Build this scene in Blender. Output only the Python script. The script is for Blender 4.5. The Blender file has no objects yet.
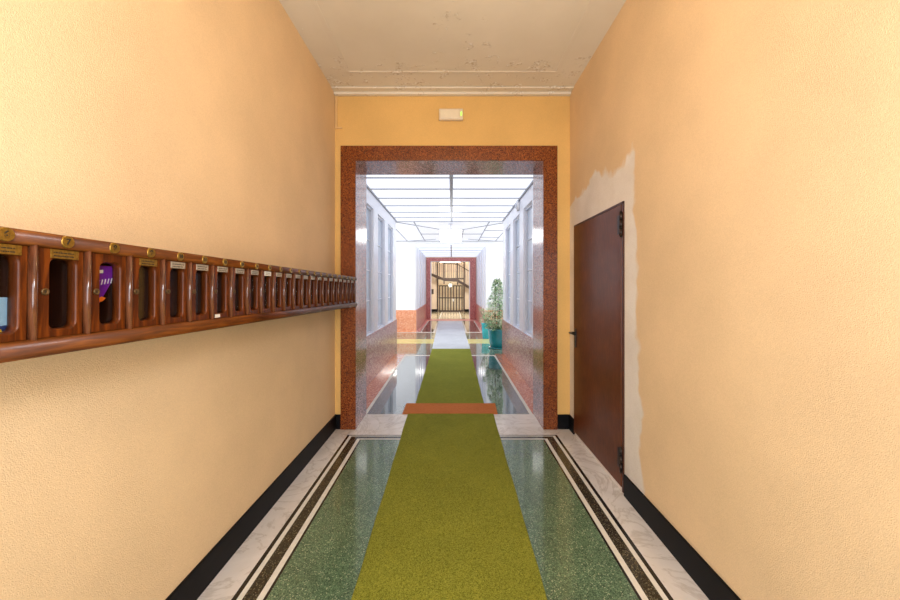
import bpy, bmesh, math, random
from mathutils import Vector, Matrix
random.seed(7)
S = bpy.context.scene
COL = S.collection
PI = math.pi

# ------------------------------------------------------------------ helpers
def new_bm(): return bmesh.new()

def box(bm, x0, x1, y0, y1, z0, z1, mi=0, bevel=0.0, seg=2):
    r = bmesh.ops.create_cube(bm, size=1.0)
    vs = r['verts']
    for v in vs:
        v.co.x = x0 + (v.co.x + .5) * (x1 - x0)
        v.co.y = y0 + (v.co.y + .5) * (y1 - y0)
        v.co.z = z0 + (v.co.z + .5) * (z1 - z0)
    fs = {f for v in vs for f in v.link_faces}
    for f in fs: f.material_index = mi
    if bevel > 0:
        es = list({e for v in vs for e in v.link_edges})
        b = bmesh.ops.bevel(bm, geom=es, offset=bevel, segments=seg, affect='EDGES', profile=.5)
        for f in b['faces']: f.material_index = mi

def extrude_poly(bm, pts, d, mi=0):
    """pts: list of 3D points (planar); d: extrusion vector."""
    d = Vector(d)
    a = [bm.verts.new(p) for p in pts]
    b = [bm.verts.new(Vector(p) + d) for p in pts]
    n = len(pts)
    fs = [bm.faces.new(a), bm.faces.new(list(reversed(b)))]
    for i in range(n):
        j = (i + 1) % n
        fs.append(bm.faces.new((a[j], a[i], b[i], b[j])))
    for f in fs: f.material_index = mi

def lathe(bm, prof, c, seg=32, mi=0, axis='Z'):
    rings = []
    for r, z in prof:
        ring = []
        for k in range(seg):
            a = 2 * PI * k / seg
            if axis == 'Z': p = (c[0] + r * math.cos(a), c[1] + r * math.sin(a), c[2] + z)
            elif axis == 'X': p = (c[0] + z, c[1] + r * math.cos(a), c[2] + r * math.sin(a))
            else: p = (c[0] + r * math.sin(a), c[1] + z, c[2] + r * math.cos(a))
            ring.append(bm.verts.new(p))
        rings.append(ring)
    for i in range(len(rings) - 1):
        for k in range(seg):
            k2 = (k + 1) % seg
            f = bm.faces.new((rings[i][k], rings[i][k2], rings[i+1][k2], rings[i+1][k]))
            f.material_index = mi; f.smooth = True
    f = bm.faces.new(list(reversed(rings[0]))); f.material_index = mi
    f = bm.faces.new(rings[-1]); f.material_index = mi

def tube(bm, pts, r, seg=8, mi=0):
    pts = [Vector(p) for p in pts]
    rings = []
    for i, p in enumerate(pts):
        if i == 0: t = pts[1] - p
        elif i == len(pts) - 1: t = p - pts[i-1]
        else: t = (pts[i+1] - p).normalized() + (p - pts[i-1]).normalized()
        t.normalize()
        up = Vector((0, 0, 1)) if abs(t.z) < .9 else Vector((1, 0, 0))
        u = t.cross(up).normalized(); w = u.cross(t)
        rr = r[i] if isinstance(r, (list, tuple)) else r
        rings.append([bm.verts.new(p + rr * (math.cos(2*PI*k/seg) * u + math.sin(2*PI*k/seg) * w)) for k in range(seg)])
    for i in range(len(rings) - 1):
        for k in range(seg):
            k2 = (k + 1) % seg
            f = bm.faces.new((rings[i][k], rings[i][k2], rings[i+1][k2], rings[i+1][k])); f.material_index = mi; f.smooth = True
    bm.faces.new(list(reversed(rings[0]))).material_index = mi
    bm.faces.new(rings[-1]).material_index = mi

def root_of(o):
    while o.parent: o = o.parent
    return o

def obj(name, bm, mats, parent=None, fix=True):
    if fix: bmesh.ops.recalc_face_normals(bm, faces=bm.faces[:])
    me = bpy.data.meshes.new(name)
    if parent is not None:
        off = root_of(parent).location
        for v in bm.verts: v.co -= off
    bm.to_mesh(me); bm.free()
    for m in (mats if isinstance(mats, (list, tuple)) else [mats]): me.materials.append(m)
    o = bpy.data.objects.new(name, me); COL.objects.link(o)
    if parent is not None: o.parent = parent
    return o

def thing(name, label, cat, loc, group=None):
    o = bpy.data.objects.new(name, None); COL.objects.link(o)
    o.location = loc; o.empty_display_size = .1
    o['label'] = label; o['category'] = cat
    if group: o['group'] = group
    return o

def tag(o, label, cat, group=None):
    o['label'] = label; o['category'] = cat
    if group: o['group'] = group
    return o

def struct(name, bm, mats, parent=None):
    o = obj(name, bm, mats, parent)
    if parent is None: o['kind'] = 'structure'
    return o

# ------------------------------------------------------------------ materials
def srgb(r, g, b):
    f = lambda c: ((c/255 + .055) / 1.055) ** 2.4 if c/255 > .04045 else c / 255 / 12.92
    return (f(r), f(g), f(b), 1)

class M:
    def __init__(s, name):
        s.m = bpy.data.materials.new(name); s.m.use_nodes = True
        s.t = s.m.node_tree; s.b = s.t.nodes['Principled BSDF']
        s.tc = s.t.nodes.new('ShaderNodeTexCoord')
    def n(s, typ, **kw):
        nd = s.t.nodes.new(typ)
        for k, v in kw.items():
            if k in nd.inputs: nd.inputs[k].default_value = v
            else: setattr(nd, k, v)
        return nd
    def l(s, a, b): s.t.links.new(a, b)
    def set(s, **kw):
        for k, v in kw.items(): s.b.inputs[k.replace('_', ' ')].default_value = v
        return s
    def noise(s, scale, detail=4, rough=.55, vec=None, dist=0):
        nd = s.n('ShaderNodeTexNoise', Scale=scale, Detail=detail, Roughness=rough, Distortion=dist)
        s.l(vec or s.tc.outputs['Object'], nd.inputs['Vector']); return nd
    def ramp(s, src, stops, interp='LINEAR'):
        r = s.n('ShaderNodeValToRGB'); r.color_ramp.interpolation = interp
        el = r.color_ramp.elements
        while len(el) < len(stops): el.new(.5)
        for e, (p, c) in zip(el, stops): e.position = p; e.color = c
        s.l(src, r.inputs['Fac']); return r
    def mapping(s, scale):
        mp = s.n('ShaderNodeMapping'); mp.inputs['Scale'].default_value = scale
        s.l(s.tc.outputs['Object'], mp.inputs['Vector']); return mp.outputs['Vector']
    def bump(s, h, strength, dist=.01):
        b = s.n('ShaderNodeBump', Strength=strength, Distance=dist)
        s.l(h, b.inputs['Height']); s.l(b.outputs['Normal'], s.b.inputs['Normal']); return b
    def mix(s, fac, a, b, blend='MIX'):
        mx = s.n('ShaderNodeMix', data_type='RGBA', blend_type=blend)
        for sock, v in ((mx.inputs['Factor'], fac), (mx.inputs['A'], a), (mx.inputs['B'], b)):
            pass
        ins = [i for i in mx.inputs if i.enabled]
        for sock, v in zip(ins, (fac, a, b)):
            if hasattr(v, 'is_output'): s.l(v, sock)
            else: sock.default_value = v
        return [o for o in mx.outputs if o.enabled][0]
    def math(s, op, a, b=0.0, clamp=False):
        nd = s.n('ShaderNodeMath', operation=op, use_clamp=clamp)
        for sock, v in zip(nd.inputs, (a, b)):
            if hasattr(v, 'is_output'): s.l(v, sock)
            else: sock.default_value = v
        return nd.outputs[0]
    def color(s, c): s.l(c, s.b.inputs['Base Color'])

def plain(name, c, rough=.5, metal=0, var=.08, scale=30, **kw):
    m = M(name); m.set(Roughness=rough, Metallic=metal, **kw)
    n = m.noise(scale)
    d = tuple(x * (1 - var * 2) for x in c[:3]) + (1,)
    u = tuple(min(1, x * (1 + var)) for x in c[:3]) + (1,)
    m.color(m.ramp(n.outputs['Fac'], [(.3, d), (.7, u)]).outputs['Color'])
    return m.m

def glow(name, c, strength, base=.25):
    m = M(name); m.set(Base_Color=(base, base, base, 1), Roughness=.4, Specular_IOR_Level=.2, Emission_Color=c, Emission_Strength=strength)
    return m.m

def stones(name, stops, scale, rough=.15, bump=0, coat=0, cloud=None, ior=1.5, rnd=1.0):
    m = M(name); m.set(Roughness=rough, IOR=ior, Coat_Weight=coat, Coat_Roughness=.04, Coat_IOR=1.6)
    v = m.n('ShaderNodeTexVoronoi', Scale=scale, Randomness=rnd)
    m.l(m.tc.outputs['Object'], v.inputs['Vector'])
    sep = m.n('ShaderNodeSeparateColor'); m.l(v.outputs['Color'], sep.inputs[0])
    c = m.ramp(sep.outputs[0], stops, 'CONSTANT').outputs['Color']
    if cloud:
        n = m.noise(cloud[0], 5)
        r = m.ramp(n.outputs['Fac'], [(.3, (cloud[1],)*3 + (1,)), (.7, (1, 1, 1, 1))])
        c = m.mix(1.0, c, r.outputs['Color'], 'MULTIPLY')
    m.color(c)
    return m.m

def marble(name, a, b, vein, scale=3, rough=.12, coat=.0, ior=1.5):
    m = M(name); m.set(Roughness=rough, IOR=ior, Coat_Weight=coat, Coat_Roughness=.04)
    n = m.noise(scale, 8, .6, dist=1.2)
    c1 = m.ramp(n.outputs['Fac'], [(.3, a), (.7, b)]).outputs['Color']
    n2 = m.noise(scale * .8, 6, .6, dist=2.5)
    k = m.math('ABSOLUTE', m.math('SUBTRACT', n2.outputs['Fac'], .5))
    f = m.ramp(k, [(.0, (1, 1, 1, 1)), (.03, (0, 0, 0, 1))]).outputs['Color']
    g = m.math('MULTIPLY', f, .55)
    m.color(m.mix(g, c1, vein))
    return m.m

def plaster(name, c, patch=False):
    m = M(name); m.set(Roughness=.75, Specular_IOR_Level=.25)
    n = m.noise(1.6, 5)
    u = tuple(min(1, x * 1.04) for x in c[:3]) + (1,)
    d = tuple(x * .93 for x in c[:3]) + (1,)
    base = m.ramp(n.outputs['Fac'], [(.35, d), (.65, u)]).outputs['Color']
    fine = m.noise(300, 2, .6)
    grain = m.ramp(m.noise(190, 3, .7).outputs['Fac'], [(.35, (.90, .89, .88, 1)), (.65, (1, 1, 1, 1))]).outputs['Color']
    if patch:
        sp = m.n('ShaderNodeSeparateXYZ'); m.l(m.tc.outputs['Object'], sp.inputs[0])
        wob = m.math('MULTIPLY', m.math('SUBTRACT', m.noise(3.2, 3).outputs['Fac'], .5), .22)
        wob2 = m.math('MULTIPLY', m.math('SUBTRACT', m.noise(2.3, 3, vec=m.mapping((1, 1.4, 1))).outputs['Fac'], .5), .42)
        yy = m.math('ADD', sp.outputs['Y'], wob)
        zz = m.math('ADD', sp.outputs['Z'], wob2)
        # edge leans: the patch is a little wider towards the floor
        lean = m.math('ADD', m.math('MULTIPLY', sp.outputs['Z'], .045), 2.245)
        k1 = m.math('MULTIPLY', m.math('SUBTRACT', yy, lean), 40, True)
        roof = m.math('SUBTRACT', 2.45, m.math('MULTIPLY', m.math('ABSOLUTE', m.math('SUBTRACT', sp.outputs['Y'], 2.8)), .14))
        k2 = m.math('MULTIPLY', m.math('SUBTRACT', roof, zz), 30, True)
        k = m.math('MULTIPLY', k1, k2)
        pc = m.ramp(m.noise(4, 5).outputs['Fac'], [(.3, srgb(232, 222, 212)), (.7, srgb(246, 238, 230))]).outputs['Color']
        base = m.mix(k, base, pc)
    m.color(m.mix(1.0, base, grain, 'MULTIPLY'))
    m.bump(fine.outputs['Fac'], .65, .003)
    return m.m

def ceiling_paint(name):
    m = M(name); m.set(Roughness=.8, Specular_IOR_Level=.2)
    base = m.ramp(m.noise(1.2, 5).outputs['Fac'], [(.3, srgb(222, 208, 186)), (.7, srgb(234, 222, 202))]).outputs['Color']
    sp = m.n('ShaderNodeSeparateXYZ'); m.l(m.tc.outputs['Object'], sp.inputs[0])
    # flaking paint: blotches of their own shape, gathered near the far edge and along the middle
    far = m.math('MULTIPLY', m.math('SUBTRACT', sp.outputs['Y'], 3.02), 6, True)
    ax = m.math('ABSOLUTE', m.math('SUBTRACT', sp.outputs['X'], .1))
    mid = m.math('SUBTRACT', 1.0, m.math('MULTIPLY', ax, 2.2), True)
    reg = m.math('MAXIMUM', m.math('MULTIPLY', far, .9), m.math('MULTIPLY', mid, .62))
    bl = m.noise(9, 6, .7, dist=.6).outputs['Fac']
    fl = m.math('MULTIPLY', m.math('SUBTRACT', m.math('ADD', bl, m.math('MULTIPLY', reg, .14)), .668), 20, True)
    edge = m.noise(40, 4).outputs['Fac']
    fc = m.ramp(edge, [(.4, srgb(204, 184, 154)), (.6, srgb(243, 236, 224))]).outputs['Color']
    m.color(m.mix(fl, base, fc))
    h = m.math('ADD', m.math('MULTIPLY', m.noise(150, 3).outputs['Fac'], .25), m.math('MULTIPLY', fl, 1.0))
    m.bump(h, .5, .006)
    return m.m

def carpet_mat(name, a, b):
    m = M(name); m.set(Roughness=.95, Specular_IOR_Level=.1)
    n = m.noise(170, 4, .85)
    n2 = m.noise(2.2, 4)
    c = m.ramp(n.outputs['Fac'], [(.36, a), (.64, b)]).outputs['Color']
    w = m.ramp(n2.outputs['Fac'], [(.3, (.86, .86, .86, 1)), (.7, (1, 1, 1, 1))]).outputs['Color']
    m.color(m.mix(1.0, c, w, 'MULTIPLY'))
    m.bump(n.outputs['Fac'], .8, .006)
    return m.m

def wood(name, a, b, c, rough=.28, axis=2, scale=14, coat=.35):
    m = M(name); m.set(Roughness=rough, Coat_Weight=coat, Coat_Roughness=.12, Specular_IOR_Level=.2)
    sc = [scale * 4] * 3; sc[axis] = scale * .35
    v = m.mapping(tuple(sc))
    n = m.noise(1.0, 6, .62, vec=v, dist=.7)
    col = m.ramp(n.outputs['Fac'], [(.25, a), (.5, b), (.78, c)]).outputs['Color']
    w = m.ramp(m.noise(7, 4).outputs['Fac'], [(.3, (.72, .68, .65, 1)), (.7, (1, 1, 1, 1))]).outputs['Color']
    m.color(m.mix(1.0, col, w, 'MULTIPLY'))
    m.bump(n.outputs['Fac'], .08, .003)
    return m.m

def thin_glass(name, tint=(1, 1, 1, 1), rough=.03, ior=1.5):
    m = M(name); t = m.t
    out = t.nodes['Material Output']
    t.nodes.remove(m.b)
    fr = t.nodes.new('ShaderNodeFresnel')
    ge = t.nodes.new('ShaderNodeNewGeometry'); mr = t.nodes.new('ShaderNodeMapRange')
    mr.inputs['To Min'].default_value = ior; mr.inputs['To Max'].default_value = 1 / ior
    t.links.new(ge.outputs['Backfacing'], mr.inputs['Value']); t.links.new(mr.outputs[0], fr.inputs[0])
    tr = t.nodes.new('ShaderNodeBsdfTransparent'); tr.inputs[0].default_value = tint
    gl = t.nodes.new('ShaderNodeBsdfGlossy'); gl.inputs['Roughness'].default_value = rough
    mx = t.nodes.new('ShaderNodeMixShader')
    t.links.new(fr.outputs[0], mx.inputs[0]); t.links.new(tr.outputs[0], mx.inputs[1]); t.links.new(gl.outputs[0], mx.inputs[2])
    t.links.new(mx.outputs[0], out.inputs[0])
    return m.m

WALL = (.84, .61, .365, 1)
WALL_WARM_LIGHT = (.80, .49, .165, 1)  # back wall: hall ochre with its warm, dim light put into the colour
m_plaster = plaster('ochre_plaster', WALL)
m_plaster_patch = plaster('ochre_plaster_patched', WALL, True)
m_plaster_warm_light = plaster('ochre_plaster_warm_light', WALL_WARM_LIGHT)
m_ceil = ceiling_paint('old_ceiling_paint')
m_black = plain('black_stone', srgb(13, 12, 14), .5, var=.15, Specular_IOR_Level=.15)
m_white_marble = marble('white_marble', srgb(210, 203, 196), srgb(232, 226, 220), srgb(180, 168, 156), 2.2, .12)
m_line_white = plain('white_inlay', srgb(226, 222, 210), .2, var=.04)
m_line_black = plain('black_inlay', srgb(28, 26, 24), .2)
m_band = stones('dark_band_terrazzo', [(0, srgb(46, 42, 32)), (.35, srgb(70, 64, 48)), (.6, srgb(34, 32, 26)), (.9, srgb(120, 110, 84))], 220, .18)
m_green = stones('green_terrazzo', [(0, srgb(82, 106, 80)), (.3, srgb(102, 130, 98)), (.55, srgb(66, 88, 68)), (.75, srgb(118, 146, 112)), (.95, srgb(176, 188, 152))], 230, .14, coat=.3, cloud=(3, .75))
m_green2 = stones('pale_green_terrazzo', [(0, srgb(98, 120, 100)), (.3, srgb(126, 146, 122)), (.6, srgb(84, 104, 86)), (.85, srgb(166, 178, 152))], 110, .08, coat=.6)
m_darkmarble = marble('grey_green_marble', srgb(62, 74, 74), srgb(104, 116, 114), srgb(38, 46, 48), 2.2, .06, .8)
m_brownmarble = marble('brown_green_marble', srgb(70, 72, 58), srgb(112, 108, 88), srgb(50, 46, 38), 2.6, .06, .6)
m_orange = stones('orange_stone', [(0, srgb(196, 112, 72)), (.4, srgb(214, 134, 94)), (.7, srgb(176, 92, 60)), (.9, srgb(228, 160, 122))], 60, .1, coat=.4)
m_pink = stones('red_granite', [(0, srgb(190, 112, 106)), (.35, srgb(206, 130, 122)), (.65, srgb(164, 90, 86)), (.88, srgb(220, 158, 148))], 55, .3, ior=1.4)
m_wains = stones('polished_pink_granite', [(0, srgb(178, 128, 118)), (.35, srgb(202, 150, 138)), (.65, srgb(152, 102, 94)), (.88, srgb(220, 178, 164))], 60, .2, coat=0, ior=1.45)
m_plinth = stones('pale_orange_stone', [(0, srgb(232, 152, 112)), (.4, srgb(242, 172, 134)), (.7, srgb(222, 134, 92)), (.9, srgb(248, 196, 166))], 40, .2)
m_yellow = marble('yellow_strip', srgb(206, 198, 120), srgb(224, 216, 150), srgb(190, 180, 110), 3, .1)  # yellow strip across the vestibule floor
m_granite = stones('brown_granite', [(0, srgb(110, 50, 18)), (.3, srgb(146, 72, 26)), (.55, srgb(78, 34, 15)), (.75, srgb(168, 92, 38)), (.93, srgb(56, 28, 14))], 190, .25, coat=.1, cloud=(4, .8))
m_jamb = stones('polished_brown_granite', [(0, srgb(146, 104, 98)), (.3, srgb(178, 132, 122)), (.55, srgb(112, 76, 74)), (.8, srgb(198, 156, 146))], 110, .16, coat=.0, ior=2.0)
m_hallfloor = stones('cream_terrazzo', [(0, srgb(206, 190, 162)), (.4, srgb(222, 208, 182)), (.8, srgb(186, 168, 140))], 40, .12)
m_hallfloor2 = stones('mottled_terrazzo', [(0, srgb(176, 160, 126)), (.35, srgb(140, 124, 96)), (.6, srgb(206, 192, 160)), (.85, srgb(112, 98, 74))], 9, .12)
m_carpet = carpet_mat('olive_carpet', (.078, .092, .008, 1), (.41, .415, .055, 1))
m_grey_carpet = carpet_mat('pale_grey_carpet', srgb(176, 178, 184), srgb(216, 218, 224))
m_coir = carpet_mat('rust_mat', srgb(160, 84, 36), srgb(232, 146, 88))
m_white = plain('white_paint', srgb(236, 236, 240), .4, var=.02)
m_lilac = plain('white_lacquer_panelling', srgb(238, 240, 250), .25, var=.02)
m_frame_grey = plain('panel_frame_grey', srgb(214, 218, 230), .3, var=.03)
m_grid = plain('grey_ceiling_grid', srgb(150, 152, 164), .4, var=.04)
m_panel = glow('lit_ceiling_panel', (.84, .885, 1, 1), 1.12)
m_panel2 = glow('lit_vestibule_panel', (.88, .91, 1, 1), .74)
m_panel3 = glow('lit_passage_panel', (.76, .83, 1, 1), 1.2)
m_lamp = glow('lit_lamp_shade', (1, 1, 1, 1), 8)
m_tube = glow('lit_tube', (1, .97, .88, 1), 6)
m_globe = glow('lit_globe', (1, .93, .78, 1), 1.8)
m_led = glow('green_led', (.35, 1, .02, 1), 1.6)
m_wood = wood('mailbox_mahogany', srgb(46, 20, 6), srgb(88, 40, 10), srgb(146, 74, 18), .36, coat=.10)
m_wood_rail = wood('mailbox_rail_mahogany', srgb(54, 25, 7), srgb(96, 48, 11), srgb(140, 78, 22), .42, axis=1, coat=.08)
m_wood_in = wood('mailbox_inside_wood', srgb(30, 12, 7), srgb(50, 22, 12), srgb(72, 34, 16), .5, coat=0)
m_pil = wood('pilaster_mahogany', srgb(60, 32, 18), srgb(98, 54, 32), srgb(146, 96, 64), .2, coat=.8)
m_brass = plain('old_brass', srgb(176, 138, 60), .35, .85, .2, 160)
m_brass_dull = plain('tarnished_brass', srgb(112, 88, 56), .45, .7, .2, 160)
m_steelplate = plain('pale_plate', srgb(186, 170, 146), .4, .4, .15, 160)
m_paper = plain('white_paper', srgb(232, 230, 224), .7, var=.02)
m_ink = plain('dark_ink', srgb(46, 36, 22), .6)
m_glass = thin_glass('mailbox_glass', (.93, .94, .95, 1))
m_door = wood('brown_door_film', srgb(80, 40, 16), srgb(104, 54, 24), srgb(128, 70, 34), .4, 2, 30, .1)
m_doorframe = plain('brown_door_edge', srgb(72, 34, 18), .4)
m_hinge = plain('dark_hinge_steel', srgb(58, 48, 44), .35, .8)
m_blackplastic = plain('black_plastic', srgb(22, 20, 20), .35)
m_plastic = plain('ivory_plastic', srgb(226, 206, 176), .45, var=.03)
m_conduit = plain('cream_conduit', srgb(226, 186, 128), .5, var=.03)
m_pane = plain('frosted_pane', srgb(206, 220, 238), .15, var=.03, scale=3, Coat_Weight=.5)
m_teal = plain('teal_glazed_pot', srgb(16, 130, 138), .2, var=.15, scale=8, Coat_Weight=.6)
m_turq = plain('turquoise_glazed_pot', srgb(60, 176, 190), .25, var=.1, scale=8)
m_soil = plain('potting_soil', srgb(58, 42, 28), .95, var=.3, scale=90)
m_leaf = plain('green_leaf', srgb(172, 214, 156), .4, var=.25, scale=14)
m_leaf_dk = plain('dark_green_leaf', srgb(64, 116, 62), .4, var=.25, scale=14)
m_leaf_pale = plain('cream_leaf', srgb(240, 244, 218), .45, var=.1, scale=14)
m_petal = plain('pink_petal', srgb(236, 206, 200), .5, var=.08)
m_bark = plain('plant_stem', srgb(96, 78, 50), .8, var=.2)
m_beige = plain('stairhall_plaster', srgb(222, 204, 182), .7, var=.04, scale=3)
m_iron = plain('dark_painted_iron', srgb(78, 64, 58), .45, .3, .15)
m_iron_lt = plain('grey_painted_iron', srgb(116, 102, 94), .5, .2, .12)
m_stairstone = plain('stair_stone', srgb(196, 184, 168), .5, var=.08)
m_purple = plain('purple_print', srgb(104, 20, 150), .4, var=.05)
m_orangeink = plain('orange_print', srgb(232, 116, 30), .4, var=.05)
m_blueprint = plain('pale_blue_print', srgb(150, 188, 214), .4, var=.06)
m_navy = plain('navy_print', srgb(28, 56, 110), .4, var=.06)
m_yellowink = plain('yellow_print', srgb(232, 190, 40), .4, var=.05)

# ------------------------------------------------------------------ dimensions
XL, XR = -1.219, 1.229          # near hall walls
YB, YJ = 3.65, 4.07             # doorway front and back faces
YN = -1.45                       # entrance end of the hall, behind the viewpoint
HC = 3.5
OL, OR_, OT = -1.0, .948, 2.79  # doorway opening
CL, CR = -1.28, 1.166           # first corridor
YV0, YV1 = 8.0, 11.5            # wide vestibule
PL, PR = -1.2, 1.12             # far passage
YD = 16.0                       # far doorway
HF = 20.95                      # stair hall back wall

# ------------------------------------------------------------------ floor (one mesh, inlay pattern by cells)
F_MATS = [m_white_marble, m_line_black, m_line_white, m_band, m_green, m_darkmarble, m_orange, m_green2, m_yellow, m_brownmarble, m_pink, m_hallfloor, m_hallfloor2]
rects = []
def fl(x0, x1, y0, y1, mi): rects.append((x0, x1, y0, y1, mi))
fl(-3.2, 3.2, YN - .3, YJ, 0)
for ins, mi in ((0, 1), (.024, 2), (.050, 3), (.119, 2), (.150, 1), (.164, 4)):
    fl(-1.044 + ins, 1.049 - ins, -1.2 + ins, 3.50 - ins * .7, mi)
fl(-1.6, 1.6, YJ, 7.6, 6)
fl(-1.028, .94, YJ, 7.6, 2); fl(-.99, .902, YJ, 7.5, 5)
fl(-2.7, 2.7, 7.6, YV1 + .1, 7)
fl(-1.6, -1.028, 7.4, 7.75, 6); fl(.94, 1.6, 7.4, 7.75, 6)
fl(-2.7, 2.7, 9.15, 9.95, 8)
fl(-2.7, 2.7, 11.3, YV1 + .02, 2)
fl(-1.6, 1.6, YV1 + .02, YD, 10)
fl(-1.05, .98, YV1 + .02, 15.3, 2); fl(-1.0, .93, YV1 + .02, 15.25, 9)
fl(-.62, -.57, YV1 + .02, 15.25, 2); fl(.44, .49, YV1 + .02, 15.25, 2); fl(-.57, .44, YV1 + .02, 15.25, 0)
fl(-3.2, 3.2, YD, 23.2, 12)
fl(-1.4, 1.3, YD - .3, YD + .1, 10)
fl(-.62, .46, YD + .1, 23.2, 2); fl(-.57, .41, YD + .1, 23.2, 11)
xs = sorted({round(v, 4) for r in rects for v in r[:2]}); ys = sorted({round(v, 4) for r in rects for v in r[2:4]})
bm = new_bm(); vc = {}
def fv(x, y):
    if (x, y) not in vc: vc[(x, y)] = bm.verts.new((x, y, 0))
    return vc[(x, y)]
for i in range(len(xs) - 1):
    for j in range(len(ys) - 1):
        cx, cy = (xs[i] + xs[i+1]) / 2, (ys[j] + ys[j+1]) / 2
        mi = None
        for r in rects:
            if r[0] < cx < r[1] and r[2] < cy < r[3]: mi = r[4]
        if mi is None: continue
        f = bm.faces.new((fv(xs[i], ys[j]), fv(xs[i+1], ys[j]), fv(xs[i+1], ys[j+1]), fv(xs[i], ys[j+1])))
        f.material_index = mi
g = bmesh.ops.extrude_face_region(bm, geom=bm.faces[:])
for v in [e for e in g['geom'] if isinstance(e, bmesh.types.BMVert)]: v.co.z = -.12
# after extrusion the extruded copy is the lower side
struct('floor', bm, F_MATS)

# ------------------------------------------------------------------ near hall shell
bm = new_bm(); box(bm, XL - .25, XL, YN, YB, 0, HC + .1); struct('wall_left', bm, m_plaster)
bm = new_bm(); box(bm, XR, XR + .25, YN, YB, 0, HC + .1); struct('wall_right', bm, m_plaster_patch)
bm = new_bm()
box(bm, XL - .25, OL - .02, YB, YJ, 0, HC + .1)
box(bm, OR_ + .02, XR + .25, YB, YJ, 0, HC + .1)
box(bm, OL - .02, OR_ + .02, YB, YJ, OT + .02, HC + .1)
struct('wall_back', bm, m_plaster_warm_light)
bm = new_bm()
box(bm, XL - .25, -.95, YN - .25, YN, 0, HC + .1); box(bm, .95, XR + .25, YN - .25, YN, 0, HC + .1)
box(bm, -.95, .95, YN - .25, YN, 2.5, HC + .1)
struct('wall_front', bm, m_plaster)
# ceiling with cornice and bead moulding
bm = new_bm(); box(bm, XL - .2, XR + .2, YN - .2, YB + .05, HC, HC + .15); ceil = struct('ceiling', bm, m_ceil)
bm = new_bm()
box(bm, XL, XR, YB - .05, YB, HC - .035, HC, bevel=.006); box(bm, XL, XR, YB - .125, YB - .05, HC - .014, HC, bevel=.006)
bx0_, bx1_, by1_ = XL + .23, XR - .23, YB - .345
box(bm, bx0_, bx1_, by1_ - .03, by1_, HC - .005, HC, bevel=.002)
box(bm, bx0_, bx0_ + .03, YN + .3, by1_ - .03, HC - .005, HC, bevel=.002); box(bm, bx1_ - .03, bx1_, YN + .3, by1_ - .03, HC - .005, HC, bevel=.002)
struct('trim_3', bm, m_ceil)

# black baseboards
BH = .152
bm = new_bm(); box(bm, XL, XL + .014, YN, YB, 0, BH, bevel=.003); struct('baseboard_left', bm, m_black)
DY0, DY1 = 2.515, 3.49
bm = new_bm(); box(bm, XR - .014, XR, YN, DY0 - .035, 0, BH, bevel=.003); box(bm, XR - .014, XR, DY1 + .02, YB, 0, BH, bevel=.003)
struct('baseboard_right', bm, m_black)
bm = new_bm(); box(bm, XL + .014, -1.157, YB - .014, YB, 0, BH, bevel=.003); box(bm, 1.095, XR - .014, YB - .014, YB, 0, BH, bevel=.003)
struct('baseboard_back', bm, m_black)

# granite doorway surround + polished reveal
bm = new_bm()
yF = YB - .022
box(bm, -1.156, OL, yF, YB, 0, OT, bevel=.003); box(bm, OR_, 1.094, yF, YB, 0, OT, bevel=.003)
box(bm, -1.156, 1.094, yF, YB, OT, 2.945, bevel=.003)
t1 = struct('trim_1', bm, m_granite)
bm = new_bm()
box(bm, OL - .02, OL, YB, YJ + .02, 0, OT); box(bm, OR_, OR_ + .02, YB, YJ + .02, 0, OT)
box(bm, OL - .02, OR_ + .02, YB, YJ + .02, OT, OT + .02)
struct('reveal_lining', bm, m_jamb, t1)

# ------------------------------------------------------------------ door on the right wall
bm = new_bm(); box(bm, XR - .014, XR + .01, DY0, DY1, .04, 2.075, bevel=.004); dr = struct('door_1', bm, m_door)
bm = new_bm()
box(bm, XR - .010, XR + .012, DY0 - .022, DY0 - .004, .012, 2.09); box(bm, XR - .010, XR + .012, DY1 + .003, DY1 + .012, .012, 2.09)
box(bm, XR - .010, XR + .012, DY0 - .022, DY1 + .012, 2.079, 2.092)
obj('door_frame', bm, m_doorframe, dr)
for zc in (1.93, .24):
    bm = new_bm()
    lathe(bm, [(.011, -.085), (.011, -.03)], (XR - .020, DY0 - .010, zc), 16)
    lathe(bm, [(.011, -.026), (.011, .026)], (XR - .020, DY0 - .010, zc), 16)
    lathe(bm, [(.011, .03), (.011, .085)], (XR - .020, DY0 - .010, zc), 16)
    lathe(bm, [(.006, -.095), (.006, .095)], (XR - .020, DY0 - .010, zc), 12)
    box(bm, XR - .018, XR - .013, DY0 - .004, DY0 + .05, zc - .07, zc + .07, bevel=.001)
    obj('hinge', bm, m_hinge, dr)
bm = new_bm()
hy, hz = DY1 - .055, 1.02
box(bm, XR - .022, XR - .013, hy - .018, hy + .018, hz - .13, hz + .05, bevel=.003)
tube(bm, [(XR - .018, hy, hz + .01), (XR - .072, hy, hz + .01)], .010, 12)
tube(bm, [(XR - .070, hy + .008, hz + .01), (XR - .070, hy - .05, hz + .012), (XR - .067, hy - .12, hz + .008)], [.011, .010, .009], 12)
lathe(bm, [(.008, -.004), (.008, 0)], (XR - .022, hy, hz - .08), 12, axis='X')
obj('door_handle', bm, m_blackplastic, dr)

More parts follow.
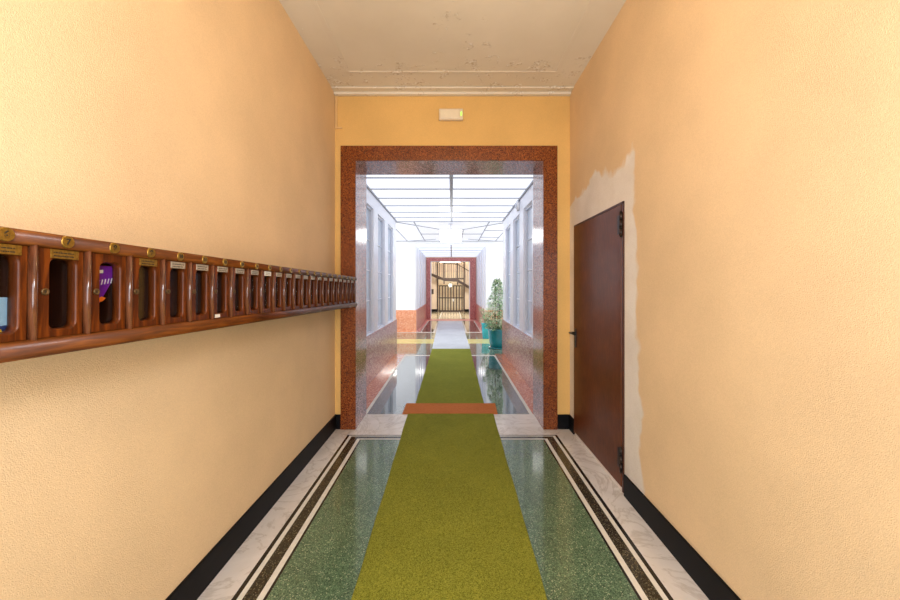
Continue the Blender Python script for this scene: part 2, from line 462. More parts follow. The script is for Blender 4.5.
# ------------------------------------------------------------------ first corridor
WZ = .74
def side_wall(x_face, s, name, wn0):
    """s=-1: left wall (solid towards -x), s=+1: right wall"""
    def bx(bm, a, b, y0, y1, z0, z1, bev=0):   # a,b are depths behind (+) / in front (-) of the face
        xa, xb = sorted((x_face + s * a, x_face + s * b)); box(bm, xa, xb, y0, y1, z0, z1, bevel=bev)
    bm = new_bm()
    bx(bm, .075, 1.4, YJ, YV0, 0, 3.1)
    wins = [(4.15, 4.76), (5.10, 5.71), (6.05, 6.66), (7.0, 7.61)]
    bx(bm, 0, .075, YJ, YV0, 0, WZ); bx(bm, 0, .075, YJ, YV0, 2.75, 3.1)
    edges = [YJ] + [v for w in wins for v in w] + [YV0]
    for i in range(0, len(edges), 2): bx(bm, 0, .075, edges[i], edges[i+1], WZ, 2.75)
    w = struct(name, bm, m_lilac)
    bm = new_bm(); bx(bm, -.022, 0, YJ + .021, YV0 + .0, .0, WZ, .004); obj('wainscot', bm, m_wains, w)
    for i, (a, b) in enumerate(wins):
        bm = new_bm()
        bx(bm, .03, .075, a, a + .035, WZ, 2.75); bx(bm, .03, .075, b - .035, b, WZ, 2.75)
        bx(bm, .03, .075, a + .035, b - .035, WZ, WZ + .035); bx(bm, .03, .075, a + .035, b - .035, 2.715, 2.75)
        for k in range(1, 4):
            z = WZ + .035 + k * (2.715 - WZ - .035) / 4
            bx(bm, .045, .075, a + .035, b - .035, z - .006, z + .006)
        o = struct('window_%d' % (wn0 + i), bm, m_frame_grey)
        bm = new_bm(); bx(bm, .06, .074, a + .035, b - .035, WZ + .035, 2.715); obj('window_pane', bm, m_pane, o)
side_wall(CL, -1, 'wall_corridor_left', 1)
side_wall(CR, 1, 'wall_corridor_right', 5)

# luminous ceiling of the first corridor
CZ = 3.0
lines = [4.30 + .5585 * k for k in range(8)]          # 4.30 .. 8.21
bm = new_bm(); box(bm, CL - .1, CR + .1, YJ, YV0 + .1, CZ + .05, CZ + .2); cc = struct('ceiling.001', bm, m_white)
ex = [CL + .0, -.01, CR]
ey = [YJ] + [l for l in lines if l < YV0] + [YV0 + .1]
for i in range(2):
    for j in range(len(ey) - 1):
        bm = new_bm(); box(bm, ex[i] + .012, ex[i+1] - .012, ey[j] + .01, ey[j+1] - .01, CZ, CZ + .05)
        obj('light_panel', bm, m_panel, cc)
bm = new_bm()
box(bm, -.035, .015, YJ, YV0 + .1, CZ - .02, CZ + .02)
for y in ey[1:]: box(bm, CL, CR, y - .010, y + .010, CZ - .012, CZ + .02)
box(bm, CL, CL + .02, YJ, YV0, CZ - .03, CZ + .02); box(bm, CR - .02, CR, YJ, YV0, CZ - .03, CZ + .02)
obj('ceiling_grid', bm, m_grid, cc)

# ------------------------------------------------------------------ vestibule
VX = 2.6
bm = new_bm(); box(bm, -VX - .2, -VX, YJ, YV1 + .2, 0, 3.2); struct('wall_vestibule_left', bm, m_white)
bm = new_bm(); box(bm, VX, VX + .2, YJ, YV1 + .2, 0, 3.2); struct('wall_vestibule_right', bm, m_white)
VZ = 2.99
bm = new_bm(); box(bm, -VX, VX, YV0 + .1, YV1 + .2, VZ + .02, VZ + .2); vc_ = struct('ceiling.002', bm, m_white)
bm = new_bm(); box(bm, -VX, VX, YV0 + .1, YV1, VZ, VZ + .02); obj('light_panel', bm, m_panel2, vc_)
bm = new_bm()
def bar(p, q, w=.022, z0=VZ - .014, z1=VZ + .004):
    p, q = Vector((p[0], p[1], 0)), Vector((q[0], q[1], 0)); d = (q - p).normalized(); n = Vector((-d.y, d.x, 0)) * w / 2
    extrude_poly(bm, [(*(p + n).xy, z0), (*(q + n).xy, z0), (*(q - n).xy, z0), (*(p - n).xy, z0)], (0, 0, z1 - z0))
for x in (-1.46, -.88, .86, 1.42): bar((x, YV0 + .1), (x, YV1))
for sx in (-1, 1):
    bar((sx * 1.3, YV0 + .12), (sx * .3, 9.15)); bar((sx * .5, 11.0), (sx * 1.46, YV1))
    bar((sx * .3, 9.15), (sx * .3, 10.9), .02)
bar((-.3, 9.15), (.3, 9.15)); bar((-.3, 10.9), (.3, 10.9))
for y in (9.35, 10.6): bar((.86, y), (1.42, y))
bar((-.88, 9.95), (-.3, 9.95)); bar((.3, 9.95), (.86, 9.95)); bar((-VX, YV1 - .02), (VX, YV1 - .02))
obj('ceiling_grid', bm, m_grid, vc_)

# far passage walls
def passage(s, x, name):
    bm = new_bm(); xa, xb = sorted((x, s * (VX + .2))); box(bm, xa, xb, YV1, YD, 0, 3.2)
    w = struct(name, bm, m_white)
    bm = new_bm(); xa, xb = sorted((x - s * .03, s * VX)); box(bm, xa, xb, YV1 - .03, YV1, 0, .70)
    box(bm, xa, xb, YV1 - .045, YV1, .70, .72); obj('orange_plinth', bm, m_plinth, w)
    bm = new_bm(); xa, xb = sorted((x - s * .03, x)); box(bm, xa, xb, YV1, YD, 0, .72); obj('wainscot', bm, m_pink, w)
    bm = new_bm()
    for y0 in (11.9, 12.9, 13.9, 14.9):
        xa, xb = sorted((x - s * .02, x)); box(bm, xa, xb, y0, y0 + .08, .72, 2.86); box(bm, xa, xb, y0 + .7, y0 + .78, .72, 2.86)
    obj('wall_panel_strip', bm, m_lilac, w)
passage(-1, PL, 'wall_passage_left'); passage(1, PR, 'wall_passage_right')
PZ = 2.87
bm = new_bm(); box(bm, PL, PR, YV1, YD, PZ + .02, PZ + .35); pc = struct('ceiling.003', bm, m_white)
bm = new_bm(); box(bm, PL, PR, YV1 + .03, YD, PZ, PZ + .02); obj('light_panel', bm, m_panel3, pc)
bm = new_bm(); box(bm, -.05, -.01, YV1 + .03, YD, PZ - .015, PZ + .01)
for y in (12.4, 13.3, 14.2, 15.1): box(bm, PL, PR, y - .02, y + .02, PZ - .014, PZ + .01)
obj('ceiling_grid', bm, m_grid, pc)

# far doorway
dl, drt, dt = -.985, .825, 2.66
bm = new_bm()
box(bm, -3.2, dl - .02, YD, YD + .3, 0, 3.2); box(bm, drt + .02, 3.2, YD, YD + .3, 0, 3.2); box(bm, dl - .02, drt + .02, YD, YD + .3, dt + .02, 3.2)
struct('wall_far', bm, m_beige)
bm = new_bm()
box(bm, PL + .03, dl, YD - .04, YD, 0, dt); box(bm, drt, PR - .03, YD - .04, YD, 0, dt); box(bm, PL + .03, PR - .03, YD - .04, YD, dt, 2.81)
struct('trim_2', bm, m_pink)
bm = new_bm()
box(bm, dl - .02, dl + .03, YD, YD + .28, 0, dt); box(bm, drt - .03, drt + .02, YD, YD + .28, 0, dt); box(bm, dl + .03, drt - .03, YD, YD + .28, dt - .02, dt + .02)
struct('trim_4', bm, m_white)

# ------------------------------------------------------------------ stair hall
bm = new_bm(); box(bm, -3.2, -3.0, YD + .3, 23.2, 0, 5.2); struct('wall_stairhall_left', bm, m_beige)
bm = new_bm(); box(bm, 3.0, 3.2, YD + .3, 23.2, 0, 5.2); struct('wall_stairhall_right', bm, m_beige)
bm = new_bm()
cgx0, cgx1 = -.90, .76
box(bm, -3.0, cgx0, HF, 23.0, 0, 5.2); box(bm, cgx1, 3.0, HF, 23.0, 0, 5.2); box(bm, cgx0, cgx1, 22.6, 23.0, 0, 5.2)
struct('wall_stairhall_back', bm, m_beige)
bm = new_bm(); box(bm, -3.0, cgx0, HF - .02, HF, 0, .15); box(bm, cgx1, 3.0, HF - .02, HF, 0, .15); struct('baseboard_stairhall', bm, m_black)
bm = new_bm(); box(bm, -3.0, 3.0, YD + .3, 19.9, 2.96, 3.2); box(bm, -3.0, 3.0, 19.9, 23, 5.2, 5.4); box(bm, -3, 3, 19.8, 19.9, 3.2, 5.2)
struct('ceiling.004', bm, m_beige)

# lift cage
cage = thing('lift_cage', 'dark iron lift shaft cage with vertical bars at the far end of the passage', 'lift cage', (-.07, HF, 0))
bm = new_bm()
for x in (-.86, .72): box(bm, x - .04, x + .04, HF - .06, HF + .02, 0, 4.2)
box(bm, -.86, .72, HF - .05, HF, 1.93, 2.02)
obj('cage_frame', bm, m_iron, cage)
bm = new_bm(); box(bm, -.80, .66, HF - .05, HF - .01, 1.52, 1.58); box(bm, -.80, .66, HF - .05, HF - .01, .80, .86); box(bm, -.80, .66, HF - .05, HF - .01, .0, .09)
gate = obj('gate', bm, m_iron, cage)
for k in range(9):
    x = -.74 + k * .1675
    bm = new_bm(); box(bm, x - .030, x + .030, HF - .045, HF - .015, .05, 1.55); obj('gate_bar', bm, m_iron, gate)
bm = new_bm(); box(bm, .03, .11, HF - .07, HF - .05, .62, .78, bevel=.005); obj('lock_plate', bm, m_white, gate)
bm = new_bm()
for k in range(9):
    x = -.72 + k * .165
    box(bm, x - .014, x + .014, HF - .04, HF - .02, 2.02, 4.1)
obj('upper_grille', bm, m_iron_lt, cage)
bm = new_bm(); box(bm, cgx0 + .02, cgx1 - .02, 21.9, 22.5, .02, 2.4); obj('lift_car', bm, plain('lift_car_cream', srgb(236, 220, 190), .5), cage)

# staircase curving in front of the cage: high on the left, low on the right
stair = thing('staircase', 'dark iron staircase with balusters curving down in front of the lift cage', 'staircase', (0.6, 20.3, 0))
def sx_z(x):
    P = [(-2.6, 3.05), (-1.24, 2.27), (-.46, 1.96), (.30, 1.92), (1.02, 1.50), (2.7, .18)]
    for (a, za), (b, zb) in zip(P, P[1:]):
        if a <= x <= b: return za + (zb - za) * (x - a) / (b - a)
    return P[-1][1]
def sy(x): return 20.22 + .10 * min(1.0, abs(x + .05) / 1.2) ** 2
def ribbon(name, dz0, dz1, y0, y1, m, parent, n=40, x0=-2.6, x1=2.7):
    bm = new_bm(); prev = None
    for i in range(n + 1):
        x = x0 + (x1 - x0) * i / n; z = sx_z(x); y = sy(x)
        r = [bm.verts.new(p) for p in ((x, y + y0, z + dz0), (x, y + y1, z + dz0), (x, y + y1, z + dz1), (x, y + y0, z + dz1))]
        if prev:
            for k in range(4): bm.faces.new((prev[k], prev[(k+1) % 4], r[(k+1) % 4], r[k]))
        else: bm.faces.new(r)
        prev = r
    bm.faces.new(list(reversed(prev)))
    return obj(name, bm, m, parent)
ribbon('stringer', -.13, .03, 0, .04, m_iron, stair); ribbon('stringer', -.13, .03, .50, .54, m_iron, stair)
ribbon('handrail', .86, .91, -.005, .045, m_iron, stair)
x = -2.5
while x < 2.7:
    z = sx_z(x)
    bm = new_bm(); box(bm, x - .14, x + .14, sy(x) + .04, sy(x) + .50, z - .06, z - .02); obj('tread', bm, m_stairstone, stair)
    x += .26
for k in range(44):
    x = -2.5 + k * .118
    if x > 2.6: break
    z = sx_z(x); y = sy(x)
    bm = new_bm(); box(bm, x - .011, x + .011, y + .012, y + .028, z + .04, z + .87); obj('baluster', bm, m_iron_lt, stair)
for x in (-.46, .32, 2.62):
    bm = new_bm(); box(bm, x - .035, x + .035, sy(x) - .01, sy(x) + .06, max(0, sx_z(x) - .3), sx_z(x) + 1.0); obj('newel_post', bm, m_iron, stair)

gl_ = thing('globe_lamp', 'lit globe lamp hanging under the stair landing by the lift gate', 'lamp', (-.10, 20.5, 1.47))
bm = new_bm(); lathe(bm, [(.11 * math.sin(PI * (k + .3) / 12.6), -.11 * math.cos(PI * (k + .3) / 12.6)) for k in range(13)], (-.10, 20.5, 1.58), 24); obj('globe', bm, m_globe, gl_)
bm = new_bm(); lathe(bm, [(.05, .10), (.05, .14), (.012, .15), (.012, .185)], (-.10, 20.5, 1.58), 16); obj('lamp_holder', bm, m_iron, gl_)

fx = thing('tube_light', 'long white tube light on the ceiling before the staircase', 'ceiling light', (-.10, 19.3, 2.96))
bm = new_bm(); box(bm, -.70, .50, 19.22, 19.38, 2.90, 2.96, bevel=.005); obj('fixture_body', bm, m_white, fx)
bm = new_bm(); box(bm, -.68, .48, 19.24, 19.36, 2.83, 2.90, bevel=.02); obj('diffuser', bm, m_tube, fx)

def plaque(x, z, w, h, label):
    bm = new_bm(); box(bm, x - w/2, x + w/2, HF - .03, HF, z - h/2, z + h/2, bevel=.006)
    r = thing('wall_plaque', label, 'plaque', (x, HF, z - h/2))
    obj('plate', bm, m_blackplastic, r)
    bm = new_bm(); box(bm, x - w/2 + .02, x + w/2 - .02, HF - .034, HF - .03, z - h/2 + .02, z + h/2 - .02); obj('plaque_face', bm, m_iron, r)
plaque(-1.21, 1.20, .22, .30, 'dark square plaque on the beige stair hall wall left of the lift gate')

# ------------------------------------------------------------------ hanging lamp in the vestibule
LX, LY = -.03, 8.35
lamp = thing('pendant_lamp', 'square glowing white lamp hanging from the panelled corridor ceiling', 'lamp', (LX, LY, 2.58))
bm = new_bm(); box(bm, LX - .25, LX + .25, LY - .25, LY + .25, 2.58, 2.80, bevel=.02); obj('lamp_shade', bm, m_lamp, lamp)
bm = new_bm(); box(bm, LX - .26, LX + .26, LY - .26, LY + .26, 2.80, 2.815, bevel=.004)
tube(bm, [(LX, LY, 2.81), (LX, LY, 2.975)], .012, 10); lathe(bm, [(.06, 2.965), (.06, 2.988)], (LX, LY, 0), 20); obj('lamp_mount', bm, m_white, lamp)

# round siren on the corridor wall
sr = thing('wall_siren', 'round white alarm sounder high on the right corridor wall', 'alarm', (CR, 6.09, 2.80))
bm = new_bm(); lathe(bm, [(.085, 0), (.085, -.03), (.078, -.045)], (CR, 6.09, 2.885), 32, axis='X'); obj('sounder_body', bm, m_white, sr)
bm = new_bm(); lathe(bm, [(.05, -.045), (.046, -.06), (.02, -.068)], (CR, 6.09, 2.885), 24, axis='X'); obj('sounder_dome', bm, m_frame_grey, sr)

# ------------------------------------------------------------------ carpets
def runner(name, xa0, xa1, ya, xb0, xb1, yb, h, m, label, cat, hem=None):
    bm = new_bm()
    n = 24
    for s in range(1):
        rows = []
        for i in range(n + 1):
            t = i / n
            x0 = xa0 + (xb0 - xa0) * t; x1 = xa1 + (xb1 - xa1) * t; y = ya + (yb - ya) * t
            j = .0025 * math.sin(i * 1.9)
            rows.append([bm.verts.new(p) for p in ((x0 + j, y, .0005), (x1 + j, y, .0005), (x1 + j, y, h * .7), (x1 + j - .004, y, h), (x0 + j + .004, y, h), (x0 + j, y, h * .7))])
        for a, b in zip(rows, rows[1:]):
            for k in range(6): bm.faces.new((a[k], a[(k+1) % 6], b[(k+1) % 6], b[k]))
        bm.faces.new(rows[0]); bm.faces.new(list(reversed(rows[-1])))
    return tag(obj(name, bm, m), label, cat)
runner('carpet_runner', -.428, .412, -1.3, -.514, .480, 4.065, .008, m_carpet, 'olive green carpet runner on the near hall floor, before the rust mat', 'carpet')
runner('carpet_runner', -.464, .405, 4.425, -.478, .432, 8.35, .008, m_carpet, 'olive green carpet runner on the corridor floor, beyond the rust mat', 'carpet')
runner('carpet_runner', -.478, .432, 8.36, -.57, .42, 15.1, .006, m_grey_carpet, 'pale grey carpet runner leading from the green carpet to the far doorway', 'carpet')
runner('doormat', -.578, .530, 4.07, -.578, .545, 4.42, .011, m_coir, 'rust brown mat laid across the walkway just past the granite doorway', 'mat')

# ------------------------------------------------------------------ emergency light and conduit
ex0, ex1 = -.135, .115
em = thing('emergency_light', 'small ivory emergency light above the granite doorway with green indicator', 'emergency light', (-.01, YB, 3.21))
bm = new_bm(); box(bm, ex0, ex1, YB - .045, YB, 3.205, 3.32, bevel=.008); obj('housing', bm, m_plastic, em)
bm = new_bm(); box(bm, ex0 + .015, ex1 - .045, YB - .050, YB - .045, 3.22, 3.305, bevel=.002); obj('diffuser', bm, plain('ivory_diffuser', srgb(236, 220, 190), .3, var=.02), em)
bm = new_bm(); box(bm, ex1 - .026, ex1 - .012, YB - .050, YB - .044, 3.243, 3.283, bevel=.003); obj('indicator_light', bm, m_led, em)
bm = new_bm(); box(bm, -1.213, -1.195, YB - .016, YB, 3.14, 3.465, bevel=.002); box(bm, -1.213, -1.145, YB - .018, YB, 3.125, 3.142, bevel=.002)
tag(obj('cable_conduit', bm, m_conduit), 'thin cream cable conduit running down the far left corner from the ceiling', 'conduit')

# ------------------------------------------------------------------ mailbox cabinet on the left wall
XF = -1.0; P0 = .7085; PITCH = .1245; NB = 23; FIRST = 6
YEND = P0 + NB * PITCH
Z0, Z1 = 1.350, 1.582
mb = thing('mailbox_cabinet', 'long reddish wooden bank of numbered mailboxes with glazed doors on the left wall', 'mailboxes', (XL, P0, 1.30))
bm = new_bm()
box(bm, XL, XL + .012, P0 - .01, 3.625, 1.31, 1.61)
box(bm, XL, XF - .014, P0 - .01, 3.625, 1.575, 1.608); box(bm, XL, XF - .014, P0 - .01, 3.625, 1.312, 1.355)
for k in range(NB + 1):
    y = P0 + k * PITCH; box(bm, XL + .012, XF - .026, y - .005, y + .005, 1.355, 1.575)
box(bm, XL, XF, YEND, 3.625, 1.312, 1.608); box(bm, XL, XF, P0 - .012, P0 - .002, 1.312, 1.608)
obj('casing', bm, m_wood_in, mb)
def rail(name, z0, z1, dep, xb):
    bm = new_bm(); n = 14; zc = (z0 + z1) / 2; h = (z1 - z0) / 2
    pts = [(xb, P0 - .014, z0), ] + [(XF + dep * math.cos(a) ** .8 if math.cos(a) > 0 else XF, P0 - .014, zc + h * math.sin(a)) for a in [-PI/2 + PI * i / n for i in range(n + 1)]] + [(xb, P0 - .014, z1)]
    extrude_poly(bm, pts, (0, 3.627 - (P0 - .014), 0))
    o = obj(name, bm, m_wood_rail, mb)
    for p in o.data.polygons: p.use_smooth = abs(p.normal.y) < .5
    return o
rail('top_rail', 1.578, 1.614, .014, XF - .03); rail('bottom_rail', 1.311, 1.355, .018, XF - .03)
# pilasters
bm = new_bm(); n = 10
extrude_poly(bm, [(XF - .02, P0 - .0070, Z0)] + [(XF + .0095 * math.sin(PI * i / n), P0 - .0070 * math.cos(PI * i / n), Z0) for i in range(n + 1)] + [(XF - .02, P0 + .0070, Z0)], (0, 0, Z1 - Z0))
pil = obj('pilaster', bm, m_pil, mb)
for p in pil.data.polygons: p.use_smooth = abs(p.normal.z) < .5
# one door
yc = P0 + PITCH / 2
W2, H0, H1 = PITCH / 2 - .0100, 1.356, 1.577
win_w, wz0, wz1, cr = .033, 1.372, 1.556, .020
def rrect(hw, z0, z1, r, x, seg=6, sh=.006):
    pts = []
    for cy, cz, a0 in ((yc + sh + hw - r, z1 - r, 0), (yc + sh - hw + r, z1 - r, PI/2), (yc + sh - hw + r, z0 + r, PI), (yc + sh + hw - r, z0 + r, 1.5*PI)):
        pts.append([(x, cy + r * math.cos(a0 + PI/2 * i / seg), cz + r * math.sin(a0 + PI/2 * i / seg)) for i in range(seg + 1)])
    return pts
bm = new_bm()
def ring(xo, inner, front=True):
    O = [bm.verts.new(p) for p in ((xo, yc + W2, H1), (xo, yc - W2, H1), (xo, yc - W2, H0), (xo, yc + W2, H0))]
    I = [[bm.verts.new(p) for p in c] for c in inner]
    for c in range(4):
        for i in range(len(I[c]) - 1): bm.faces.new((O[c], I[c][i], I[c][i+1]))
        d = (c + 1) % 4
        bm.faces.new((O[c], I[c][-1], I[d][0], O[d]))
    return O, [v for c in I for v in c]
xf = XF - .002; xk = XF - .026
O1, I1 = ring(xf, rrect(win_w, wz0, wz1, cr, xf))
ch = [bm.verts.new(p) for c in rrect(win_w - .003, wz0 + .003, wz1 - .003, cr - .002, xf - .005) for p in c]
O2, I2 = ring(xk, rrect(win_w - .004, wz0 + .004, wz1 - .004, cr - .003, xk))
nI = len(I1)
for a, b in ((I1, ch), (ch, I2)):
    for i in range(nI): bm.faces.new((a[i], a[(i+1) % nI], b[(i+1) % nI], b[i])).smooth = True
for c in range(4): bm.faces.new((O1[c], O1[(c+1) % 4], O2[(c+1) % 4], O2[c]))
door = obj('mailbox_door', bm, m_wood, mb)
bm = new_bm(); extrude_poly(bm, [p for c in rrect(win_w - .0045, wz0 + .0045, wz1 - .0045, cr - .003, xk + .001) for p in c], (.003, 0, 0)); pane = obj('pane', bm, m_glass, door)
def plate_mesh(m, lines):
    bm = new_bm(); box(bm, xf, xf + .0025, yc - .026, yc + .040, 1.5535, 1.5765, bevel=.0008)
    r = random.Random(lines)
    for row in range(2):
        y = yc - .020
        while y < yc + .028:
            w = r.uniform(.002, .006); zz = 1.568 - row * .008
            box(bm, xf + .0024, xf + .0027, y, y + w, zz - .0018, zz + .0012, 1); y += w + r.uniform(.0008, .002)
    return obj('name_plate', bm, [m, m_ink], door)
plates = [plate_mesh(m_brass, 1), plate_mesh(m_steelplate, 2), plate_mesh(m_paper, 3)]
bm = new_bm()
lathe(bm, [(.0088, 0), (.0088, .002), (.007, .0035), (.0052, .0035), (.0046, .002)], (xf, yc - .036, 1.469), 20, axis='X')
box(bm, xf + .0018, xf + .0028, yc - .037, yc - .035, 1.465, 1.472, 1)
lock = obj('lock', bm, [m_brass_dull, m_ink], door)
# number discs
bm = new_bm(); xd = XF + .0135
lathe(bm, [(.0155, -.004), (.0155, .001), (.0140, .0025), (.0128, .0018)], (xd, yc, 1.5965), 28, axis='X')
disc = obj('number_disc', bm, m_brass, mb)
def numeral(txt, y, z, x, size):
    cu = bpy.data.curves.new('numeral', 'FONT'); cu.body = txt; cu.size = size; cu.align_x = 'CENTER'; cu.align_y = 'CENTER'; cu.extrude = .0005; cu.offset = .0006
    to = bpy.data.objects.new('numeral', cu); COL.objects.link(to)
    dg = bpy.context.evaluated_depsgraph_get()
    me = bpy.data.meshes.new_from_object(to.evaluated_get(dg))
    bpy.data.objects.remove(to)
    me.transform(Matrix(((0, 0, 1, x), (1, 0, 0, y), (0, 1, 0, z), (0, 0, 0, 1))))
    return me
def cp(o, parent, dy):
    c = o.copy(); COL.objects.link(c); c.parent = parent; c.location = Vector((0, dy, 0)); return c
no_plate = {2}
plate_kind = {0: 0, 1: 0, 3: 0, 9: 2}
for k in range(NB):
    dy = k * PITCH
    d = door if k == 0 else cp(door, mb, dy)
    if k:
        cp(pane, d, 0); cp(lock, d, 0)
    if k and k not in no_plate:
        cp(plates[plate_kind.get(k, 1)], d, 0)
    c = disc if k == 0 else cp(disc, mb, dy)
    me = numeral(str(FIRST + k), yc, 1.5965, xd + .0021, .021 if FIRST + k < 10 else .017)
    me.transform(Matrix.Translation(-mb.location)); me.materials.append(m_ink)
    nm = bpy.data.objects.new('numeral', me); COL.objects.link(nm); nm.parent = c
    cp(pil, mb, dy + PITCH)
for p in plates[1:]: bpy.data.objects.remove(p)
door5 = [o for o in mb.children if o.name.startswith('mailbox_door') and abs(o.location.y - 6 * PITCH) < .01][0]
bm = new_bm(); box(bm, xf, xf + .0012, yc - .040, yc - .008, 1.358, 1.3715); st = obj('sticker', bm, m_paper, door5); st['label'] = 'small white paper sticker'

mb.rotation_euler = (-.0115, 0, 0)      # the old cabinet sags a little towards its far end

# leaflets in the boxes
def poly_leaf(bm, x, pts, t, mi=0): extrude_poly(bm, [(x, y, z) for y, z in pts], (t, 0, 0), mi)
bm = new_bm()
bx0 = -1.0305
poly_leaf(bm, bx0, [(.974, 1.545), (1.068, 1.545), (1.062, 1.505), (1.018, 1.43), (.99, 1.3555), (.974, 1.3555)], .0015, 0)
poly_leaf(bm, bx0 + .0015, [(1.012, 1.446), (1.028, 1.455), (1.040, 1.450), (1.030, 1.441), (1.012, 1.436)], .0006, 1)
for i in range(5):
    y = 1.016 + i * .0095; z = 1.488 + i * .0015
    poly_leaf(bm, bx0 + .0015, [(y, z), (y + .0025, z), (y + .006, z + .015), (y + .0035, z + .015)], .0006, 2)
poly_leaf(bm, bx0 + .0015, [(1.008, 1.522), (1.032, 1.524), (1.032, 1.533), (1.008, 1.531)], .0006, 2)
lf = obj('leaflet', bm, [m_purple, m_orangeink, m_paper]); lf.location.z = -.0036
tag(lf, 'purple leaflet with white and orange print behind the third mailbox window', 'leaflet')
bm = new_bm(); ly = -1.0305
poly_leaf(bm, ly, [(.725, 1.3555), (.818, 1.3555), (.818, 1.455), (.725, 1.460)], .0015, 0)
poly_leaf(bm, ly + .0015, [(.725, 1.3555), (.818, 1.3555), (.818, 1.392), (.725, 1.386)], .0005, 1)
for i in range(6):
    y = .742 + i * .0125
    poly_leaf(bm, ly + .002, [(y, 1.370), (y + .003, 1.370), (y + .005, 1.383), (y + .002, 1.383)], .0005, 2)
    poly_leaf(bm, ly + .002, [(y + .006, 1.370), (y + .009, 1.370), (y + .006, 1.383), (y + .004, 1.383)], .0005, 2)
lf = obj('leaflet', bm, [m_blueprint, m_navy, m_yellowink]); lf.location.z = -.0006
tag(lf, 'pale blue leaflet with navy foot standing in the nearest mailbox', 'leaflet')

# ------------------------------------------------------------------ potted plants
def leaf(bm, p, d, L, w, mi):
    d = d.normalized(); up = Vector((0, 0, 1))
    s = d.cross(up)
    if s.length < .05: s = Vector((1, 0, 0))
    s.normalize(); nrm = s.cross(d)
    a = bm.verts.new(p); m1 = bm.verts.new(p + d * L * .45 + s * w / 2 + nrm * w * .2); m2 = bm.verts.new(p + d * L * .45 - s * w / 2 + nrm * w * .2)
    mid = bm.verts.new(p + d * L * .5); tip = bm.verts.new(p + d * L - up * L * .15)
    for f in ((a, m1, mid), (a, mid, m2), (m1, tip, mid), (mid, tip, m2)):
        q = bm.faces.new(f); q.material_index = mi
px_, py_ = 1.10, 8.50
pl = thing('potted_plant', 'tall variegated shrub in a large teal pot at the right corridor corner', 'plant', (px_, py_, 0))
bm = new_bm(); lathe(bm, [(.20, 0), (.215, .012), (.215, .03), (.18, .03)], (px_, py_, 0), 36); obj('saucer', bm, m_teal, pl)
bm = new_bm(); lathe(bm, [(.150, .03), (.172, .05), (.195, .15), (.212, .30), (.218, .42), (.228, .44), (.228, .475), (.205, .475), (.200, .42), (.10, .415)], (px_, py_, 0), 40); obj('pot', bm, m_teal, pl)
bm = new_bm(); lathe(bm, [(.199, .41), (.199, .435), (.05, .445)], (px_, py_, 0), 30); obj('soil', bm, m_soil, pl)
bm = new_bm(); rnd = random.Random(3)
for k in range(5):
    a = k * 1.3; tube(bm, [(px_ + .03 * math.cos(a), py_ + .03 * math.sin(a), .43), (px_ + .07 * math.cos(a), py_ + .07 * math.sin(a), .8), (px_ + .04 * math.cos(a), py_ + .04 * math.sin(a), 1.15 + .08 * k)], [.012, .009, .004], 7)
obj('stem', bm, m_bark, pl)
bm = new_bm()
for i in range(2700):
    t = rnd.random() ** 1.45; z = .47 + t * 1.20
    R = (.31 * max(0, 1 - (z - .62) / 1.10) ** .8 + .015 if z > .62 else .31) * (1 + .16 * math.sin(z * 17 + 1))
    if z < .56: R *= .8
    a = rnd.uniform(0, 2*PI); r = R * rnd.random() ** .45
    p = Vector((px_ + r * math.cos(a), py_ + r * math.sin(a), z))
    d = Vector((math.cos(a) + rnd.uniform(-.5, .5), math.sin(a) + rnd.uniform(-.5, .5), rnd.uniform(-.5, .7)))
    u = rnd.random()
    leaf(bm, p, d, rnd.uniform(.05, .085), rnd.uniform(.03, .045), 0 if u < .34 else 1 if u < .54 else 2)
obj('foliage', bm, [m_leaf, m_leaf_dk, m_leaf_pale], pl, fix=False)

qx, qy = .985, 10.15
p2 = thing('potted_plant', 'small pale flowering plant in a turquoise pot behind the tall shrub', 'plant', (qx, qy, 0))
bm = new_bm(); lathe(bm, [(.095, 0), (.10, .012), (.118, .22), (.13, .40), (.136, .405), (.136, .43), (.12, .43), (.115, .39), (.05, .385)], (qx, qy, 0), 32); obj('pot', bm, m_turq, p2)
bm = new_bm(); lathe(bm, [(.114, .38), (.114, .40), (.03, .405)], (qx, qy, 0), 24); obj('soil', bm, m_soil, p2)
bm = new_bm()
for k in range(9):
    a = k * .7; tube(bm, [(qx, qy, .39), (qx + .09 * math.cos(a), qy + .09 * math.sin(a), .6), (qx + .16 * math.cos(a), qy + .16 * math.sin(a), .78)], [.006, .005, .003], 6)
obj('stem', bm, m_bark, p2)
bm = new_bm()
for i in range(260):
    a = rnd.uniform(0, 2*PI); r = .17 * rnd.random() ** .5; z = rnd.uniform(.42, .88)
    leaf(bm, Vector((qx + r * math.cos(a), qy + r * math.sin(a), z)), Vector((math.cos(a), math.sin(a), rnd.uniform(-.2, .8))), rnd.uniform(.05, .09), .032, 0 if rnd.random() < .45 else 1)
obj('foliage', bm, [m_leaf, m_leaf_pale], p2, fix=False)
bm = new_bm()
for i in range(90):
    a = rnd.uniform(0, 2*PI); r = .18 * rnd.random() ** .5; z = rnd.uniform(.62, .93)
    leaf(bm, Vector((qx + r * math.cos(a), qy + r * math.sin(a), z)), Vector((math.cos(a), math.sin(a), .5)), .045, .035, 0)
obj('flower', bm, m_petal, p2, fix=False)

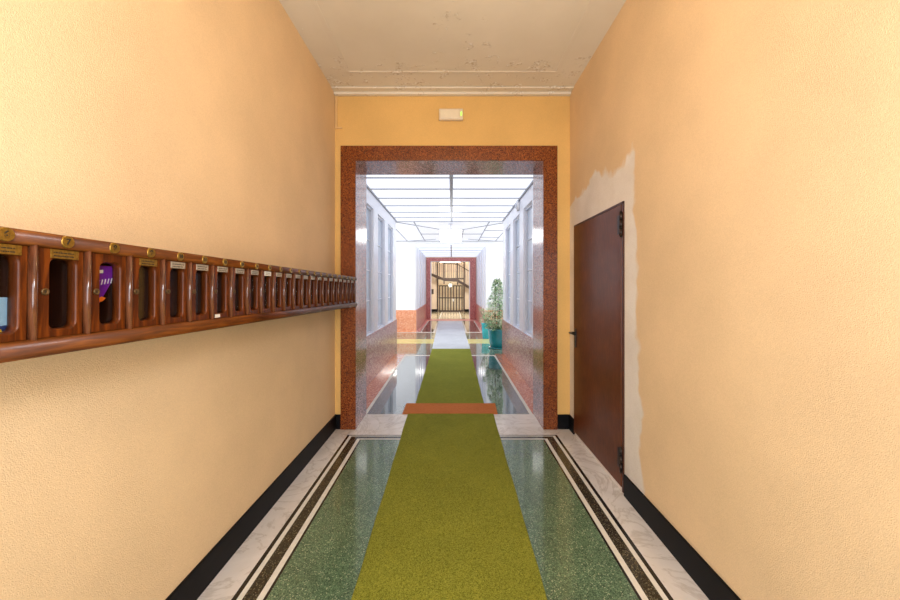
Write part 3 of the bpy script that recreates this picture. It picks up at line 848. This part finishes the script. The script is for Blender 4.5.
# ------------------------------------------------------------------ lights
def area(name, loc, rot, sx, sy_, power, col):
    l = bpy.data.lights.new(name, 'AREA'); l.shape = 'RECTANGLE'; l.size = sx; l.size_y = sy_; l.energy = power; l.color = col
    o = bpy.data.objects.new(name, l); COL.objects.link(o); o.location = loc; o.rotation_euler = rot; return o
area('entrance_daylight', (0, YN + .02, 1.25), (PI/2, 0, 0), 1.7, 2.2, 92, (.84, .92, 1))
hl = bpy.data.lights.new('hall_lamp', 'POINT'); hl.energy = 73; hl.color = (.88, .93, 1); hl.shadow_soft_size = .22
ho = bpy.data.objects.new('hall_lamp', hl); COL.objects.link(ho); ho.location = (0, -.15, 2.05)
wl = bpy.data.lights.new('hall_warm_fill', 'POINT'); wl.energy = 11; wl.color = (1, .66, .30); wl.shadow_soft_size = .12  # unseen warm fill, added to deepen the back wall's colour
wo = bpy.data.objects.new('hall_warm_fill', wl); COL.objects.link(wo); wo.location = (0, 1.5, 2.95)
area('stairhall_fill', (0, 19.9, 4.9), (0, 0, 0), 2.0, .8, 260, (1, .97, .92))  # unseen area lights added to brighten the stair hall
area('stairhall_fill', (0, 18.2, 2.94), (0, 0, 0), 1.2, .6, 170, (1, .97, .92))
area('vestibule_daylight', (-VX + .03, 9.8, 1.7), (0, -PI/2, 0), 1.8, 2.4, 55, (.96, .98, 1))
area('vestibule_daylight', (VX - .03, 9.8, 1.7), (0, PI/2, 0), 1.8, 2.4, 55, (.96, .98, 1))

w = bpy.data.worlds.new('world'); S.world = w; w.use_nodes = True
w.node_tree.nodes['Background'].inputs[0].default_value = (.8, .85, 1, 1)
w.node_tree.nodes['Background'].inputs[1].default_value = .25

# ------------------------------------------------------------------ camera
cd = bpy.data.cameras.new('camera'); cam = bpy.data.objects.new('camera', cd); COL.objects.link(cam)
cam.location = (0, 0, 1.479); cam.rotation_euler = (PI/2, 0, 0)
cd.sensor_width = 36; cd.lens = 14.0; cd.shift_x = -2/900; cd.shift_y = -13/900; cd.clip_start = .02; cd.clip_end = 200
S.camera = cam
S.view_settings.view_transform = 'Standard'; S.view_settings.look = 'None'
S.view_settings.exposure = 0; S.view_settings.gamma = 1; S.view_settings.use_curve_mapping = False
